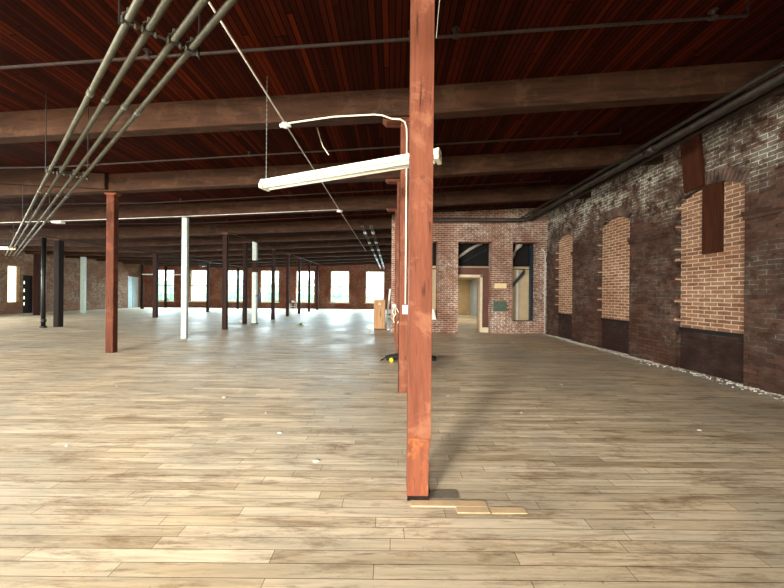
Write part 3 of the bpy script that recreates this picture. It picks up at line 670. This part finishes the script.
# extinguisher on patched post
o = empty('fire_extinguisher', (-4.27, 9.38, .68), 'grey extinguisher hung on the right of the patched white post', 'extinguisher')
MB().tube([(.05, 0, 0), (.05, 0, .28), (.05, 0, .33)], .038, 12, .03).build('cylinder', 'bluegrey', o, smooth=True)
MB().tube([(.05, -.01, .34), (.05, -.01, .39)], .014, 8).build('valve', 'black', o)
MB().tube([(.05, 0, .37), (.10, -.02, .38), (.125, -.02, .3), (.12, -.02, .08)], .010, 6).build('hose', 'white', o)
MB().box(-.08, .02, -.02, .02, .2, .24).build('bracket', 'black', o)
# warm lit strip and pale strip lights
o = empty('strip_light', (-12.1, 9.0, 2.27), 'warm lit strip light at the far left edge under the conduits', 'light')
MB().box(-.5, .5, -.06, .06, .03, .07).build('housing', 'white', o); MB().box(-.48, .48, -.05, .05, -.01, .03).build('diffuser', 'warmlamp', o)
for s_ in (-.4, .4): MB().tube([(s_, 0, .07), (s_, 0, ceilz(-12, 9)-2.27)], .004, 6).build('hanger_rod', 'black', o)
for i, (x0, x1) in enumerate(((-14.6, -14.0), (-12.9, -12.1), (-11.8, -11.2))):
    o = empty('strip_light', ((x0+x1)/2, 17.2, 2.02), '%s pale hanging strip light before the far windows, from the left' % ordn[i], 'light', 'pale strip lights near the far wall')
    hl = (x1-x0)/2; MB().box(-hl, hl, -.06, .06, -.02, .03).build('housing', 'white', o)
    for s_ in (-.8, .8): MB().tube([(s_*hl, 0, .03), (s_*hl, 0, ceilz(-12, 17)-2.02)], .004, 6).build('hanger_rod', 'black', o)
o = empty('wall_box', (LEFT, 13.6, 1.86), 'small white box on the left wall beside the brown post', 'box')
MB().box(.001, .05, -.08, .08, -.08, .08).build('body', 'white', o, bev=.005)
o = empty('unit_heater', (-9.9, 15.5, 2.48), 'small dark heater hung from the ceiling near the second far window', 'heater')
MB().box(-.22, .22, -.1, .1, -.10, .10).build('casing', 'black', o, bev=.01); MB().tube([(0, 0, .1), (0, 0, .6)], .01, 6).build('hanger_rod', 'black', o)
# replaced boards by the foot of the post
struct(MB().box(.09, .45, 1.385, 1.425, .0, .0035).box(.30, .45, 1.345, 1.383, .0, .003).box(.46, .62, 1.345, 1.383, 0, .0025).build('trim_6', 'newboard'))['label'] = 'newer pale floorboards let in before the foreground post'
struct(MB().box(.19, .33, 1.435, 1.50, .0, .003).build('trim_7', 'greyboard'))['label'] = 'grey board patch at the right foot of the foreground post'
# plaster crumbs along the right wall
m = MB(); rr = random.Random(3)
for i in range(900):
    y = rr.uniform(1.5, 7.5); x = RIGHT-abs(rr.gauss(0, .09))-.005; r = rr.uniform(.003, .012)
    if any(a_ < y < b_ for a_, b_ in bays) and rr.random() < .4: x += .05
    m.ball((x, y, r*.3), r, (1.2, rr.uniform(.8, 2), .7), 5, 3)
tag(m.build('plaster_debris', 'plaster'), 'white plaster crumbs along the foot of the right brick wall', 'debris', None, 'stuff')
sp = [(2.72, 5.6), (2.9, 5.4), (2.55, 6.2), (1.9, 3.3), (-1.05, 2.45), (-.8, 2.1), (-1.6, 2.8), (-2.1, 1.9), (-.45, 1.75), (1.1, 2.5), (2.3, 2.2), (.55, 2.9), (-2.9, 3.1), (-1.7, 5.8)]
m = MB()
for x, y in sp:
    m.ball((x, y, .003), .011, (rr.uniform(.8, 2), rr.uniform(.7, 1.3), .5), 6, 4)
tag(m.build('floor_crumbs', 'plaster'), 'scattered small white crumbs on the floorboards', 'debris', None, 'stuff')

# ---------------------------------------------------------------- outdoors
struct(MB().box(-60, 40, FAR+.4, 90, -3.2, -3.0).build('ground_outside', 'grass'))
m = MB(); rr = random.Random(5)
for i in range(90):
    x = rr.uniform(-48, 12); y = rr.uniform(40, 50); r = rr.uniform(1.4, 3.0)
    m.ball((x, y, rr.uniform(-2, 1.2)), r, (1.2, 1, .9), 9, 6)
tag(m.build('treeline', 'leaf'), 'pale green trees seen through the far windows', 'trees', None, 'stuff')
